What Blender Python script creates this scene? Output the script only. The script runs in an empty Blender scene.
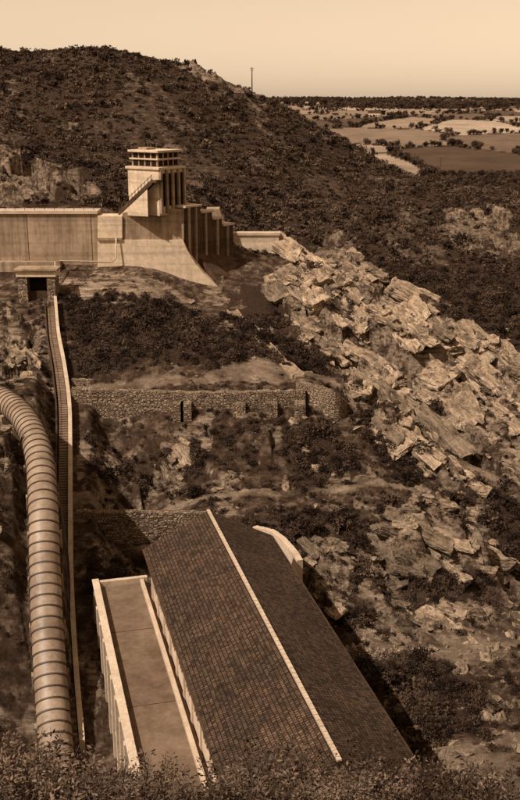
import bpy, bmesh, math, random
import numpy as np
from mathutils import Vector, Matrix, noise as mnoise
random.seed(5); rng=np.random.default_rng(5)
S=bpy.context.scene
S.view_settings.view_transform='Standard'
S.view_settings.look='None'
S.view_settings.exposure=0
# ------------------------------------------------------------------ camera calibration
F=1000.0; PITCH=math.atan(0.3); SP,CP=math.sin(PITCH),math.cos(PITCH)
def slope(v):
    a=(400-v)/F
    return (a*CP-SP)/(CP+a*SP)
def W(u,v,Y):
    """survey: world point seen at photo pixel (u,v) at distance Y"""
    a=(400-v)/F; k=Y/(CP+a*SP)
    return ((u-260)/F*k, Y, (a*CP-SP)*k)
cam=bpy.data.cameras.new('camera'); camo=bpy.data.objects.new('camera',cam); S.collection.objects.link(camo)
cam.sensor_fit='VERTICAL'; cam.sensor_height=24; cam.lens=30; cam.clip_start=0.5; cam.clip_end=20000
camo.location=(0,0,0); camo.rotation_euler=(math.pi/2-PITCH,0,0); S.camera=camo
# ------------------------------------------------------------------ light
tosun=Vector((-0.66,-0.46,0.96)).normalized()
sun=bpy.data.lights.new('sun','SUN'); sun.energy=5.0; sun.angle=math.radians(0.5); sun.color=(1,0.93,0.84)
so=bpy.data.objects.new('sun',sun); S.collection.objects.link(so)
so.rotation_euler=tosun.to_track_quat('Z','Y').to_euler()
w=bpy.data.worlds.new('World'); S.world=w; w.use_nodes=True
nt=w.node_tree; nt.nodes.clear()
sky=nt.nodes.new('ShaderNodeTexSky'); sky.sky_type='NISHITA'; sky.sun_disc=False
sky.sun_elevation=math.asin(tosun.z); sky.sun_rotation=math.atan2(tosun.x,tosun.y)
bw=nt.nodes.new('ShaderNodeRGBToBW'); nt.links.new(sky.outputs[0],bw.inputs[0])
pw=nt.nodes.new('ShaderNodeMath'); pw.operation='POWER'; pw.inputs[1].default_value=0.72; nt.links.new(bw.outputs[0],pw.inputs[0])
tint=nt.nodes.new('ShaderNodeMix'); tint.data_type='RGBA'; tint.blend_type='MULTIPLY'; tint.inputs[0].default_value=1
nt.links.new(pw.outputs[0],tint.inputs[6]); tint.inputs[7].default_value=(2.28,1.70,1.15,1)
bg=nt.nodes.new('ShaderNodeBackground'); bg.inputs[1].default_value=0.12; nt.links.new(tint.outputs[2],bg.inputs[0])
wo=nt.nodes.new('ShaderNodeOutputWorld'); nt.links.new(bg.outputs[0],wo.inputs[0])
# ------------------------------------------------------------------ materials (sepia print palette)
def sep(v): return (v,0.81*v**1.13,0.62*v**1.22,1)
class NT:
    def __init__(s,name,rough=0.95,spec=0.1):
        s.m=bpy.data.materials.new(name); s.m.use_nodes=True; s.t=s.m.node_tree
        s.b=s.t.nodes['Principled BSDF']; s.b.inputs['Roughness'].default_value=rough
        s.b.inputs['Specular IOR Level'].default_value=spec
        s.tc=s.t.nodes.new('ShaderNodeTexCoord')
    def n(s,t,**k):
        x=s.t.nodes.new(t)
        for a,b in k.items(): setattr(x,a,b)
        return x
    def l(s,a,b): s.t.links.new(a,b)
    def mapping(s,scale,src='Object',rot=(0,0,0)):
        m=s.n('ShaderNodeMapping'); m.inputs['Scale'].default_value=scale; m.inputs['Rotation'].default_value=rot
        s.l(s.tc.outputs[src],m.inputs[0]); return m.outputs[0]
    def noise(s,scale,detail=6,rough=.6,vec=None):
        x=s.n('ShaderNodeTexNoise'); x.inputs['Scale'].default_value=scale; x.inputs['Detail'].default_value=detail; x.inputs['Roughness'].default_value=rough
        s.l(vec if vec else s.tc.outputs['Object'],x.inputs['Vector']); return x.outputs['Fac']
    def ramp(s,fac,stops):
        r=s.n('ShaderNodeValToRGB'); e=r.color_ramp.elements
        while len(e)<len(stops): e.new(0.5)
        for i,(p,c) in enumerate(stops):
            e[i].position=p; e[i].color=c if isinstance(c,tuple) else sep(c)
        s.l(fac,r.inputs[0]); return r.outputs[0]
    def mix(s,fac,a,b,mode='MIX'):
        x=s.n('ShaderNodeMix',data_type='RGBA',blend_type=mode)
        for i,v in ((0,fac),(6,a),(7,b)):
            if isinstance(v,(int,float)): x.inputs[i].default_value=v
            elif isinstance(v,tuple): x.inputs[i].default_value=v
            else: s.l(v,x.inputs[i])
        return x.outputs[2]
    def bump(s,h,st,dist=0.1):
        b=s.n('ShaderNodeBump'); b.inputs['Strength'].default_value=st; b.inputs['Distance'].default_value=dist
        s.l(h,b.inputs['Height']); s.l(b.outputs[0],s.b.inputs['Normal'])
    def col(s,c): s.l(c,s.b.inputs['Base Color']); return s.m
def g3(a): return (a,a*.985,a*.96,1)
def m_simple(name,a,b,scale=0.5,st=0.4,dist=.1,streak=False,rough=.95,spec=.1):
    k=NT(name,rough,spec)
    n1=k.noise(scale,8,.65); n2=k.noise(scale*7,6,.65)
    c=k.ramp(n1,[(0.3,a),(0.7,b)])
    c=k.mix(1.0,c,k.ramp(n2,[(0.3,g3(.68)),(0.7,g3(1))]),'MULTIPLY')
    if streak:
        n3=k.noise(.7,7,.7,k.mapping((1,1,0.07)))
        c=k.mix(1.0,c,k.ramp(n3,[(0.33,g3(1-.5*streak)),(0.55,g3(1))]),'MULTIPLY')
        n4=k.noise(.35,3,.5,k.mapping((.04,.04,2.2)))
        c=k.mix(1.0,c,k.ramp(n4,[(0.38,g3(.80)),(0.5,g3(1))]),'MULTIPLY')
    k.bump(n2,st,dist)
    return k.col(c)
def m_masonry(name,a,b,mort,sx,sz):
    k=NT(name)
    vec=k.mapping((sx,sz,1),'UV')
    v1=k.n('ShaderNodeTexVoronoi',feature='F1'); v1.inputs['Scale'].default_value=1; v1.inputs['Randomness'].default_value=.75; k.l(vec,v1.inputs['Vector'])
    v2=k.n('ShaderNodeTexVoronoi',feature='DISTANCE_TO_EDGE'); v2.inputs['Scale'].default_value=1; v2.inputs['Randomness'].default_value=.75; k.l(vec,v2.inputs['Vector'])
    s=k.n('ShaderNodeSeparateColor'); k.l(v1.outputs['Color'],s.inputs[0])
    c=k.ramp(s.outputs[0],[(0,a),(1,b)])
    c=k.mix(k.ramp(v2.outputs['Distance'],[(0.0,(1,1,1,1)),(0.10,(0,0,0,1))]),c,sep(mort))
    n=k.noise(.3,8,.7); n2=k.noise(2.5,5,.7)
    c=k.mix(1.0,c,k.ramp(n,[(0.3,g3(.5)),(0.65,g3(1.1))]),'MULTIPLY')
    c=k.mix(1.0,c,k.ramp(n2,[(0.3,g3(.5)),(0.65,g3(1.1))]),'MULTIPLY')
    mx=k.n('ShaderNodeMath',operation='MINIMUM'); k.l(v2.outputs['Distance'],mx.inputs[0]); mx.inputs[1].default_value=.2
    k.bump(mx.outputs[0],1.0,.6)
    return k.col(c)
M_conc=m_simple('weathered_concrete',0.30,0.50,0.12,.3,.08,1)
M_conc_l=m_simple('light_concrete',0.68,0.82,0.2,.2,.05,.4)
M_conc_d=m_simple('dark_and_shaded_concrete',0.07,0.14,0.2,.3,.08,1)  # dark small parts; also shade painted into the dam flank and spillway
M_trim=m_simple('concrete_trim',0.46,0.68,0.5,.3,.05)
M_white=m_simple('limewashed_plaster',0.54,0.74,0.4,.15,.03)
M_dark=m_simple('window_dark',0.012,0.03,1,.1,.02)
M_terr=m_simple('roof_felt',0.12,0.25,0.25,.3,.05)
M_stone=m_masonry('rubble_masonry',.24,.54,.06,1.9,2.9)
M_stone_d=m_masonry('dark_rubble_masonry',.22,.46,.05,1.8,2.6)
M_steel=m_simple('painted_steel_pipe',0.20,0.42,0.3,.15,.03,rough=.5,spec=.35)
M_band=m_simple('pipe_band',0.06,0.12,1,.1,.02,rough=.6,spec=.3)
M_wood=m_simple('old_timber',0.05,0.10,2,.3,.02)
def m_roof():
    k=NT('slate_roof',.85,.2)
    br=k.n('ShaderNodeTexBrick'); k.l(k.tc.outputs['UV'],br.inputs[0])
    br.inputs['Scale'].default_value=1; br.inputs['Brick Width'].default_value=.30; br.inputs['Row Height'].default_value=.40
    br.inputs['Mortar Size'].default_value=.04; br.inputs['Mortar Smooth'].default_value=.6
    br.inputs['Color1'].default_value=sep(.042); br.inputs['Color2'].default_value=sep(.125); br.inputs['Mortar'].default_value=sep(.014)
    n=k.noise(.18,8,.7); n2=k.noise(3.5,5,.75)
    n3=k.noise(.9,5,.7,k.mapping((.25,1.6,1),'UV'))
    c=k.mix(1.0,br.outputs[0],k.ramp(n,[(0.3,g3(.55)),(0.72,g3(1.35))]),'MULTIPLY')
    c=k.mix(1.0,c,k.ramp(n2,[(0.3,g3(.5)),(0.7,g3(1.5))]),'MULTIPLY')
    c=k.mix(1.0,c,k.ramp(n3,[(0.3,g3(.65)),(0.7,g3(1.3))]),'MULTIPLY')
    sub=k.n('ShaderNodeMath',operation='SUBTRACT'); sub.inputs[0].default_value=1; k.l(br.outputs['Fac'],sub.inputs[1])
    ad=k.n('ShaderNodeMath',operation='ADD'); k.l(sub.outputs[0],ad.inputs[0]); k.l(n2,ad.inputs[1])
    k.bump(ad.outputs[0],1.0,.09)
    return k.col(c)
M_roof=m_roof()
def m_leaf(name,a,b):
    k=NT(name,.8,.15)
    oi=k.n('ShaderNodeObjectInfo'); n=k.noise(1.7,3,.6)
    ad=k.n('ShaderNodeMath',operation='MULTIPLY_ADD'); k.l(oi.outputs['Random'],ad.inputs[0]); ad.inputs[1].default_value=.6
    k.l(n,ad.inputs[2])
    sb=k.n('ShaderNodeMath',operation='SUBTRACT'); k.l(ad.outputs[0],sb.inputs[0]); sb.inputs[1].default_value=.3
    return k.col(k.ramp(sb.outputs[0],[(0.25,a),(0.8,b)]))
M_leaf=m_leaf('scrub_leaves',.016,.10)
M_leaf2=m_leaf('hill_scrub_leaves',.022,.14)
M_leaff=m_leaf('near_leaves',.03,.20)
M_bark=m_simple('bark',.04,.09,3,.3,.02)
def m_rockinst(name,lo,hi):
    k=NT(name); n=k.noise(1.1,8,.7); v=k.noise(2.2,10,.8,k.mapping((.22,1.0,1.9)))
    v2=k.noise(6,6,.75)
    oi=k.n('ShaderNodeObjectInfo')
    c=k.mix(1.0,k.ramp(n,[(0.32,lo),(0.62,hi)]),k.ramp(v,[(0.39,g3(.16)),(0.50,g3(1))]),'MULTIPLY')
    c=k.mix(1.0,c,k.ramp(v2,[(0.35,g3(.6)),(0.6,g3(1.05))]),'MULTIPLY')
    c=k.mix(1.0,c,k.ramp(oi.outputs['Random'],[(0,g3(.42)),(.6,g3(.9)),(1,g3(1.1))]),'MULTIPLY')
    k.bump(v,1.0,.30); return k.col(c)
M_boulder=m_rockinst('boulder_rock',.24,.50)
M_block=m_rockinst('granite',.22,.54)
def m_ground():
    k=NT('terrain_ground')
    at=k.n('ShaderNodeAttribute',attribute_name='masks'); sx=k.n('ShaderNodeSeparateColor'); k.l(at.outputs['Color'],sx.inputs[0])
    af=k.n('ShaderNodeAttribute',attribute_name='field'); sf=k.n('ShaderNodeSeparateColor'); k.l(af.outputs['Color'],sf.inputs[0])
    n1=k.noise(.06,10,.7); n2=k.noise(.5,9,.74); n3=k.noise(3.0,6,.7)
    earth=k.ramp(n2,[(0.34,.026),(0.5,.075),(0.68,.28)])
    wv=k.noise(.75,10,.78,k.mapping((.16,1.1,1.5),rot=(0.25,0.1,.96)))
    rock=k.ramp(wv,[(0.38,.035),(0.47,.22),(0.66,.58)])
    rock=k.mix(1.0,rock,k.ramp(n1,[(0.3,g3(.5)),(0.6,g3(1.1))]),'MULTIPLY')
    lich=k.ramp(k.noise(.22,9,.78),[(0.43,(1,1,1,1)),(0.50,(0,0,0,1))])
    rock=k.mix(lich,rock,sep(.045))
    path=k.mix(1.0,k.ramp(n2,[(0.3,.15),(0.7,.46)]),k.ramp(n3,[(0.3,g3(.6)),(0.6,g3(1.05))]),'MULTIPLY')
    scr=k.ramp(n3,[(0.3,.02),(0.7,.08)])
    c=k.mix(sx.outputs[2],earth,scr)
    c=k.mix(sx.outputs[0],c,rock)
    c=k.mix(sx.outputs[1],c,path)
    fc=k.ramp(sf.outputs[1],[(0.0,.05),(0.3,.14),(0.6,.30),(1.0,.46)])
    fc=k.mix(1.0,fc,k.ramp(k.noise(.03,6,.7),[(0.3,g3(.6)),(0.7,g3(1.1))]),'MULTIPLY')
    c=k.mix(sf.outputs[0],c,fc)
    b=k.n('ShaderNodeBump'); b.inputs['Strength'].default_value=1.0; b.inputs['Distance'].default_value=.9; k.l(wv,b.inputs['Height'])
    b2=k.n('ShaderNodeBump'); b2.inputs['Strength'].default_value=.6; b2.inputs['Distance'].default_value=.25; k.l(n3,b2.inputs['Height']); k.l(b.outputs[0],b2.inputs['Normal'])
    k.l(b2.outputs[0],k.b.inputs['Normal'])
    return k.col(c)
M_ground=m_ground()
# ------------------------------------------------------------------ mesh helpers
def empty(name,loc=(0,0,0)):
    e=bpy.data.objects.new(name,None); e.location=loc; S.collection.objects.link(e); return e
def uvbox(me):
    uv=me.uv_layers.new(name='UVMap')
    for p in me.polygons:
        n=p.normal
        if abs(n.z)>.98: ux,uy=Vector((1,0,0)),Vector((0,1,0))
        else:
            ux=Vector((-n.y,n.x,0)).normalized(); uy=n.cross(ux)
        for li in p.loop_indices:
            co=me.vertices[me.loops[li].vertex_index].co
            uv.data[li].uv=(co.dot(ux),co.dot(uy))
def obj(name,verts,faces,mat,parent=None,smooth=False,bev=0,recalc=True,uvn=None):
    me=bpy.data.meshes.new(name)
    me.from_pydata([tuple(v) for v in verts],[],faces)
    if recalc:
        bm=bmesh.new(); bm.from_mesh(me); bmesh.ops.recalc_face_normals(bm,faces=bm.faces)
        if bev>0: bmesh.ops.bevel(bm,geom=bm.edges[:],offset=bev,segments=1,affect='EDGES')
        bm.to_mesh(me); bm.free()
    me.update()
    if uvn is None: uvbox(me)
    else:
        uv=me.uv_layers.new(name='UVMap'); n=Vector(uvn).normalized(); ux=Vector((-n.y,n.x,0)).normalized(); uy=n.cross(ux)
        for l in me.loops:
            co=me.vertices[l.vertex_index].co; uv.data[l.index].uv=(co.dot(ux),co.dot(uy))
    if smooth:
        for p in me.polygons: p.use_smooth=True
    me.materials.append(mat)
    o=bpy.data.objects.new(name,me); S.collection.objects.link(o)
    if parent: o.parent=parent
    return o
BF=[(0,1,2,3),(4,7,6,5),(0,4,5,1),(1,5,6,2),(2,6,7,3),(3,7,4,0)]
class Fr:
    def __init__(s,ox,oy,ax,ay):
        l=math.hypot(ax,ay); s.o=(ox,oy); s.a=(ax/l,ay/l); s.p=(-ay/l,ax/l)
    def L(s,a,t,z): return (s.o[0]+s.a[0]*a+s.p[0]*t, s.o[1]+s.a[1]*a+s.p[1]*t, z)
    def box(s,name,a0,a1,t0,t1,z0,z1,mat,par,bev=0.03):
        v=[s.L(a0,t0,z0),s.L(a1,t0,z0),s.L(a1,t1,z0),s.L(a0,t1,z0),s.L(a0,t0,z1),s.L(a1,t0,z1),s.L(a1,t1,z1),s.L(a0,t1,z1)]
        return obj(name,v,BF,mat,par,bev=bev)
    def prism(s,name,poly,t0,t1,mat,par,bev=0):
        n=len(poly); v=[s.L(a,t0,z) for a,z in poly]+[s.L(a,t1,z) for a,z in poly]
        f=[tuple(range(n)),tuple(range(2*n-1,n-1,-1))]+[(i,(i+1)%n,n+(i+1)%n,n+i) for i in range(n)]
        return obj(name,v,f,mat,par,bev=bev)
    def prismt(s,name,poly,a0,a1,mat,par,bev=0):
        n=len(poly); v=[s.L(a0,t,z) for t,z in poly]+[s.L(a1,t,z) for t,z in poly]
        f=[tuple(range(n)),tuple(range(2*n-1,n-1,-1))]+[(i,(i+1)%n,n+(i+1)%n,n+i) for i in range(n)]
        return obj(name,v,f,mat,par,bev=bev)
def boxes(name,lst,mat,par):
    V=[];Fc=[]
    for (s,a0,a1,t0,t1,z0,z1) in lst:
        b=len(V)
        V+=[s.L(a0,t0,z0),s.L(a1,t0,z0),s.L(a1,t1,z0),s.L(a0,t1,z0),s.L(a0,t0,z1),s.L(a1,t0,z1),s.L(a1,t1,z1),s.L(a0,t1,z1)]
        Fc+=[tuple(b+i for i in f) for f in BF]
    return obj(name,V,Fc,mat,par)
XY=Fr(0,0,1,0)
def catmull(P,n=8):
    P=[np.array(p,float) for p in P]; P=[2*P[0]-P[1]]+P+[2*P[-1]-P[-2]]; out=[]
    for i in range(1,len(P)-2):
        for k in range(n):
            t=k/n; a,b,c,d=P[i-1:i+3]
            out.append(.5*((2*b)+(-a+c)*t+(2*a-5*b+4*c-d)*t*t+(-a+3*b-3*c+d)*t**3))
    out.append(P[-2]); return out
def ribbon(name,P,width,down,mat,par,up=0.0,jag=0):
    P=[np.array(p,float) for p in P]; V=[];Fc=[]
    for i,p in enumerate(P):
        d=P[min(i+1,len(P)-1)]-P[max(i-1,0)]; d[2]=0; d/=np.linalg.norm(d); n=np.array([-d[1],d[0],0])*width/2
        z=np.array([0,0,up+(random.uniform(-jag,jag) if jag else 0)]); dn=np.array([0,0,-down])
        V+=[p+n+z,p-n+z,p-n+dn,p+n+dn]
    for i in range(len(P)-1):
        b=4*i
        for k in range(4): Fc.append((b+k,b+(k+1)%4,b+4+(k+1)%4,b+4+k))
    Fc+=[(0,1,2,3),(4*len(P)-4,4*len(P)-1,4*len(P)-2,4*len(P)-3)]
    return obj(name,V,Fc,mat,par)
def tube(name,P,r,mat,par,seg=24,smooth=True):
    P=[np.array(p,float) for p in P]; V=[];Fc=[]
    for i,p in enumerate(P):
        d=P[min(i+1,len(P)-1)]-P[max(i-1,0)]; d/=np.linalg.norm(d)
        s=np.cross(d,[0,0,1.0]); 
        if np.linalg.norm(s)<1e-3: s=np.array([1.,0,0])
        s/=np.linalg.norm(s); u=np.cross(s,d)
        rr=r[i] if hasattr(r,'__len__') else r
        for k in range(seg):
            a=2*math.pi*k/seg; V.append(p+s*math.cos(a)*rr+u*math.sin(a)*rr)
    for i in range(len(P)-1):
        for k in range(seg):
            Fc.append((i*seg+k,i*seg+(k+1)%seg,(i+1)*seg+(k+1)%seg,(i+1)*seg+k))
    Fc+=[tuple(range(seg)),tuple(range((len(P)-1)*seg,len(P)*seg))]
    return obj(name,V,Fc,mat,par,smooth=smooth)
# ------------------------------------------------------------------ noise
def h2(ix,iy,seed):
    ix=ix.astype(np.int64); iy=iy.astype(np.int64)
    n=(ix*374761393+iy*668265263+seed*974634777)&0xffffffff
    n=((n^(n>>13))*1274126177)&0xffffffff; n=(n^(n>>16))&0xffffffff
    n=(n*2246822519)&0xffffffff; n=n^(n>>15)
    return (n&0xffffff)/float(0x1000000)
def vn(x,y,seed=0):
    ix=np.floor(x);iy=np.floor(y);fx=x-ix;fy=y-iy
    fx=fx*fx*(3-2*fx);fy=fy*fy*(3-2*fy)
    a=h2(ix,iy,seed);b=h2(ix+1,iy,seed);c=h2(ix,iy+1,seed);d=h2(ix+1,iy+1,seed)
    return (a*(1-fx)+b*fx)*(1-fy)+(c*(1-fx)+d*fx)*fy
def fbm(x,y,o=5,seed=0,g=.5):
    r=0;a=1;t=0
    for i in range(o):
        r=r+a*(vn(x,y,seed+i*17)-.5); t+=a; a*=g; x=x*2.03+11.3; y=y*2.03+5.7
    return r/t
def cell(x,y,seed):
    ix=np.floor(x);iy=np.floor(y)
    best=np.full(x.shape,9.);b2=best.copy();cx=x.copy();cy=y.copy();ci=ix.copy();cj=iy.copy()
    for dx in(-1,0,1):
        for dy in(-1,0,1):
            jx=ix+dx;jy=iy+dy;px=jx+h2(jx,jy,seed);py=jy+h2(jx,jy,seed+1)
            d=(px-x)**2+(py-y)**2; m=d<best
            b2=np.where(m,best,np.minimum(b2,d)); best=np.where(m,d,best)
            cx=np.where(m,px,cx);cy=np.where(m,py,cy);ci=np.where(m,jx,ci);cj=np.where(m,jy,cj)
    return cx,cy,ci,cj,np.sqrt(b2)-np.sqrt(best)
BED=-.96
def facets(x,y,size,seed,tilt=1.0,ang=BED,an=2.0):
    c,s=math.cos(ang),math.sin(ang)
    u=(x*c+y*s)/(size*an); v=(-x*s+y*c)/size
    cx,cy,ci,cj,e=cell(u,v,seed)
    o=h2(ci,cj,seed+5)-.5; tx=h2(ci,cj,seed+6)-.5; ty=h2(ci,cj,seed+7)-.5
    return o+tilt*(tx*(u-cx)+ty*(v-cy)*1.6)
def strata(x,y,per,seed,ang=BED):
    c,s=math.cos(ang),math.sin(ang)
    v=(-x*s+y*c+fbm(x/9,y/9,4,seed)*5)/per
    fl=np.floor(v); f=v-fl; k=h2(fl,np.floor((x*c+y*s)/(per*4)+h2(fl,fl*0,seed)*3),seed+3)
    return ((1-f)*np.clip(f*7,0,1)-.4)*(.3+1.1*k)
# ------------------------------------------------------------------ terrain survey
C=[]
def c(*a):
    for (u,v,Y) in a: C.append(W(u,v,Y))
def cw(*a):
    for p in a: C.append(p)
c((-300,60,420),(-100,55,420),(0,55,420),(60,56,420),(120,57,420),(160,62,420),(200,75,425),(250,95,430),(300,118,430),(350,143,430),(400,168,430),(440,184,420),
  (480,190,385),(520,193,360),(620,195,350),(800,195,350))
c((0,100,370),(100,90,380),(200,112,375),(250,130,370),(300,150,375),(350,175,370),(400,193,340),(0,150,300),(60,172,270),(-200,150,300),
  (0,205,243),(60,205,243),(100,203,245),(180,188,275),(220,200,285),(250,215,275),(280,232,265),(-200,205,240))
c((-200,275,222),(0,275,222),(60,275,222),(100,274,222),(150,276,221),(190,300,218),(228,305,218),(250,293,222),(275,290,225),(290,250,250),(340,237,265),
  (400,232,265),(400,272,240),(460,250,265),(520,270,245),(520,235,295),(430,220,310),(650,260,250),(800,260,260))
c((60,320,200),(150,330,195),(230,330,200),(20,350,182),(70,377,166),(150,377,166),(250,377,167),(330,380,169),
  (75,425,157),(190,425,157),(300,428,156),(345,440,154),(100,460,150),(190,460,150),(300,470,146),(370,480,144),(75,500,139),(200,500,139),(300,500,139),(420,500,141),
  (75,511,135),(200,511,135),(300,511,135),(400,508,137),(100,552,127))
c((290,330,208),(350,400,182),(420,350,205),(520,290,228),(520,380,192),(440,450,165),(520,500,150),(450,560,133),(380,600,118),(520,600,125),(330,560,124),
  (450,650,108),(520,650,108),(400,700,95),(520,720,92),(480,780,80),(520,800,75),(700,600,130),(700,450,180),(700,750,90),(640,340,215))
cw((-10,105,-67),(5,90,-67),(0,122,-63),(-14,90,-68),(14,75,-64),(2,70,-65))
cw((-30,0,-3),(0,0,-3),(30,0,-4),(70,0,-4),(-80,0,0),(-25,30,-26.0),(-10,30,-25.8),(0,30,-25.8),(6,30,-26),(14,30,-30),(30,30,-31),(70,30,-25),(-60,30,-18),
   (-10,24,-21.0),(0,24,-21.0),(-25,46,-43),(0,46,-44),(18,46,-45),(0,60,-57),(-20,62,-58),(18,60,-57),(20,70,-60),(60,60,-55),(90,80,-50),(0,-60,6),(80,-60,6),(-80,-60,8))
pipeP=[(-66,163,-40.0),W(-20,391,153),W(4,401,145),W(24,419,136),W(38,452,126),W(43,505,116.5),W(44.5,560,110.5),W(48,640,102.5),W(54,725,94.5),W(60,790,88)]
for p in pipeP: cw((p[0],p[1],p[2]-2.5))
cw((-42,98,-60),(-60,120,-52),(-70,90,-52),(-55,60,-50),(-90,150,-44),W(72,470,142),W(72,400,157),(-25,75,-67))
cw((-250,480,5),(-60,520,-10),(60,520,-46),(200,500,-48),(400,480,-50),(-300,200,-24),(-300,100,-26),(300,150,-40),(300,300,-40),(250,60,-35),(120,480,-48),(20,500,-25))
C=np.array(C)
def tps(d2): return np.where(d2>1e-9,.5*d2*np.log(np.maximum(d2,1e-9)),0)
SC=100.0
CX=C[:,:2]/SC; NC=len(CX)
K=tps(((CX[:,None]-CX[None])**2).sum(-1))+np.eye(NC)*1e-4
Pm=np.c_[np.ones(NC),CX]; A=np.block([[K,Pm],[Pm.T,np.zeros((3,3))]])
SOL=np.linalg.solve(A,np.r_[C[:,2],np.zeros(3)])
def base0(x,y):
    sh=x.shape; x=x.ravel(); y=y.ravel(); out=np.empty(len(x))
    yy=np.minimum(y,560); 
    for i in range(0,len(x),40000):
        q=np.c_[x[i:i+40000],yy[i:i+40000]]/SC
        out[i:i+40000]=tps(((q[:,None]-CX[None])**2).sum(-1))@SOL[:NC]+SOL[NC]+q@SOL[NC+1:]
    far=np.interp(y,[400,500,700,1000,1500,3000,9000],[-52,-46,-34,-24,-13,-3,8])
    t=np.clip((y-445)/70,0,1); t=t*t*(3-2*t)
    return ((1-t)*np.clip(out,-75,60)+t*far).reshape(sh)
GX=np.arange(-300,301,1.5); GY=np.arange(-90,620,1.25)
GGX,GGY=np.meshgrid(GX,GY); GB=base0(GGX,GGY)
def gs(G,x,y):
    fx=(x-GX[0])/1.5; fy=(y-GY[0])/1.25
    ix=np.clip(np.floor(fx).astype(int),0,len(GX)-2); iy=np.clip(np.floor(fy).astype(int),0,len(GY)-2)
    fx=np.clip(fx-ix,0,1);fy=np.clip(fy-iy,0,1)
    return (G[iy,ix]*(1-fx)+G[iy,ix+1]*fx)*(1-fy)+(G[iy+1,ix]*(1-fx)+G[iy+1,ix+1]*fx)*fy
def base(x,y):
    x=np.asarray(x,float); y=np.asarray(y,float)
    o=gs(GB,x,y); m=(np.abs(x)>299)|(y>618)
    if m.any(): o[m]=base0(x[m],y[m])
    return o
def hit(u,v):
    Y=np.arange(55,600,.5)
    s=slope(v); a=(400-v)/F; xs=(u-260)/F*Y/(CP+a*SP)
    z=base(xs,Y); k=np.argmax(z>s*Y)
    if not (z>s*Y).any(): k=len(Y)-1
    return (xs[k],Y[k],z[k])
def poly(*p): return np.array([hit(u,v)[:2] for u,v in p])
ROCK=[poly((285,250),(345,242),(370,272),(420,298),(450,330),(490,352),(540,385),(540,490),(470,455),(425,430),(405,395),(360,388),(330,370),(300,345),(280,300)),
 poly((240,518),(340,510),(430,502),(500,515),(510,590),(470,630),(400,645),(350,636),(320,600),(270,560)),
 poly((76,428),(192,428),(185,490),(130,494),(80,490)),
 poly((440,203),(500,208),(530,245),(500,262),(440,246)),
 poly((-20,150),(50,160),(100,182),(105,204),(-20,204)),
 poly((-10,318),(50,325),(52,382),(-10,382)),
 poly((60,276),(150,276),(195,302),(150,308),(60,300)),
 poly((175,70),(235,84),(262,98),(262,104),(190,80)),
 poly((395,395),(440,470),(425,485),(360,420),(345,390))]
PATH=[poly((74,500),(430,493),(432,499),(74,508)),
 poly((74,378),(200,380),(335,380),(340,390),(74,390)),
 poly((350,650),(430,640),(540,618),(540,640),(480,668),(430,660)),
 poly((440,745),(480,745),(540,728),(540,830),(440,830)),
 poly((285,312),(360,372),(440,440),(540,508),(540,516),(430,452),(350,388),(280,322))]
SCRUB=[poly((60,300),(190,305),(250,360),(235,374),(62,374)),
 poly((190,428),(330,428),(385,490),(182,494)),
 poly((222,302),(275,306),(335,374),(285,378),(240,350)),
 poly((285,200),(430,215),(540,262),(540,384),(480,345),(430,298),(380,275),(345,238),(290,240)),
 poly((352,410),(395,400),(440,480),(402,486)),
 poly((355,660),(430,665),(480,690),(470,735),(420,745),(390,745),(360,700)),
 poly((465,475),(540,505),(540,580),(500,560)),
 poly((78,535),(140,545),(140,580),(88,580)),
 np.array([(-29,80),(-36,105),(-44,130),(-80,145),(-80,60),(-26,60)]),
 poly((230,285),(275,285),(300,330),(260,320))]
def pip(P,x,y):
    r=np.zeros(x.shape,bool); j=len(P)-1
    for i in range(len(P)):
        xi,yi=P[i];xj,yj=P[j]
        k=((yi>y)!=(yj>y)); r^=k&(x<(xj-xi)*(y-yi)/((yj-yi) if yj!=yi else 1e-9)+xi); j=i
    return r
PP=np.array(catmull(pipeP,10))
wallP=[W(55,296,208),W(58,330,190),W(64,362,174),W(69,400,158),W(70,440,148),W(70,500,134.5),W(70.5,560,121),W(73,620,110),W(77,680,101),W(82,740,94)]
WP=np.array(catmull(wallP,10))
BFr=Fr(-6.35,113.2,.248,-.969)   # powerhouse frame : a toward camera, t to the right
def bst(x,y):
    dx=x-BFr.o[0];dy=y-BFr.o[1]
    return dx*BFr.a[0]+dy*BFr.a[1], dx*BFr.p[0]+dy*BFr.p[1]
def masks(x,y):
    wx=x+fbm(x/6,y/6,4,3)*9; wy=y+fbm(x/6,y/6,4,9)*11
    px=x+fbm(x/3,y/3,3,3)*1.2; py=y+fbm(x/3,y/3,3,9)*1.2
    r=np.zeros(x.shape);p=np.zeros(x.shape);s=np.zeros(x.shape)
    for P in ROCK: r[pip(P,wx,wy)]=1
    for P in PATH: p[pip(P,px,py)]=1
    for P in SCRUB: s[pip(P,wx,wy)]=1
    hill=(y>243)&(y<560)&(r<.5)
    hn=fbm(x/22,y/34,5,31)
    s=np.where(hill&(hn>-.14),1,s)
    s=np.where(hill&(s<.5),.45,s)
    h3=fbm(x/9,y/12,5,39)
    r=np.where(hill&(h3<-.2)&(y<425),.4,r)
    r=np.where((y>243)&(r>.5),.7,r)
    nn=fbm(x/10,y/10,5,55)
    inside=(r>.5)&(y<243)&(p<.5)
    s=np.where(inside&(nn<-.12),1,s); r=np.where(inside&(nn<-.12),0.15,r)
    ng=fbm(x/8,y/8,4,58)
    s=np.where((y<243)&(x<20)&(s>.5)&(ng>.13),.3,s)
    nb=fbm(x/5,y/5,4,57)
    r=np.where((p<.5)&(s<.5)&(nb>.07)&(y>95)&(y<225),.85,r)
    p=p*(1-np.clip(r,0,1)*.5)
    p=p*np.clip(.75+fbm(x/4,y/4,4,61)*2.5,.15,1)
    return r,p,s
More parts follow.
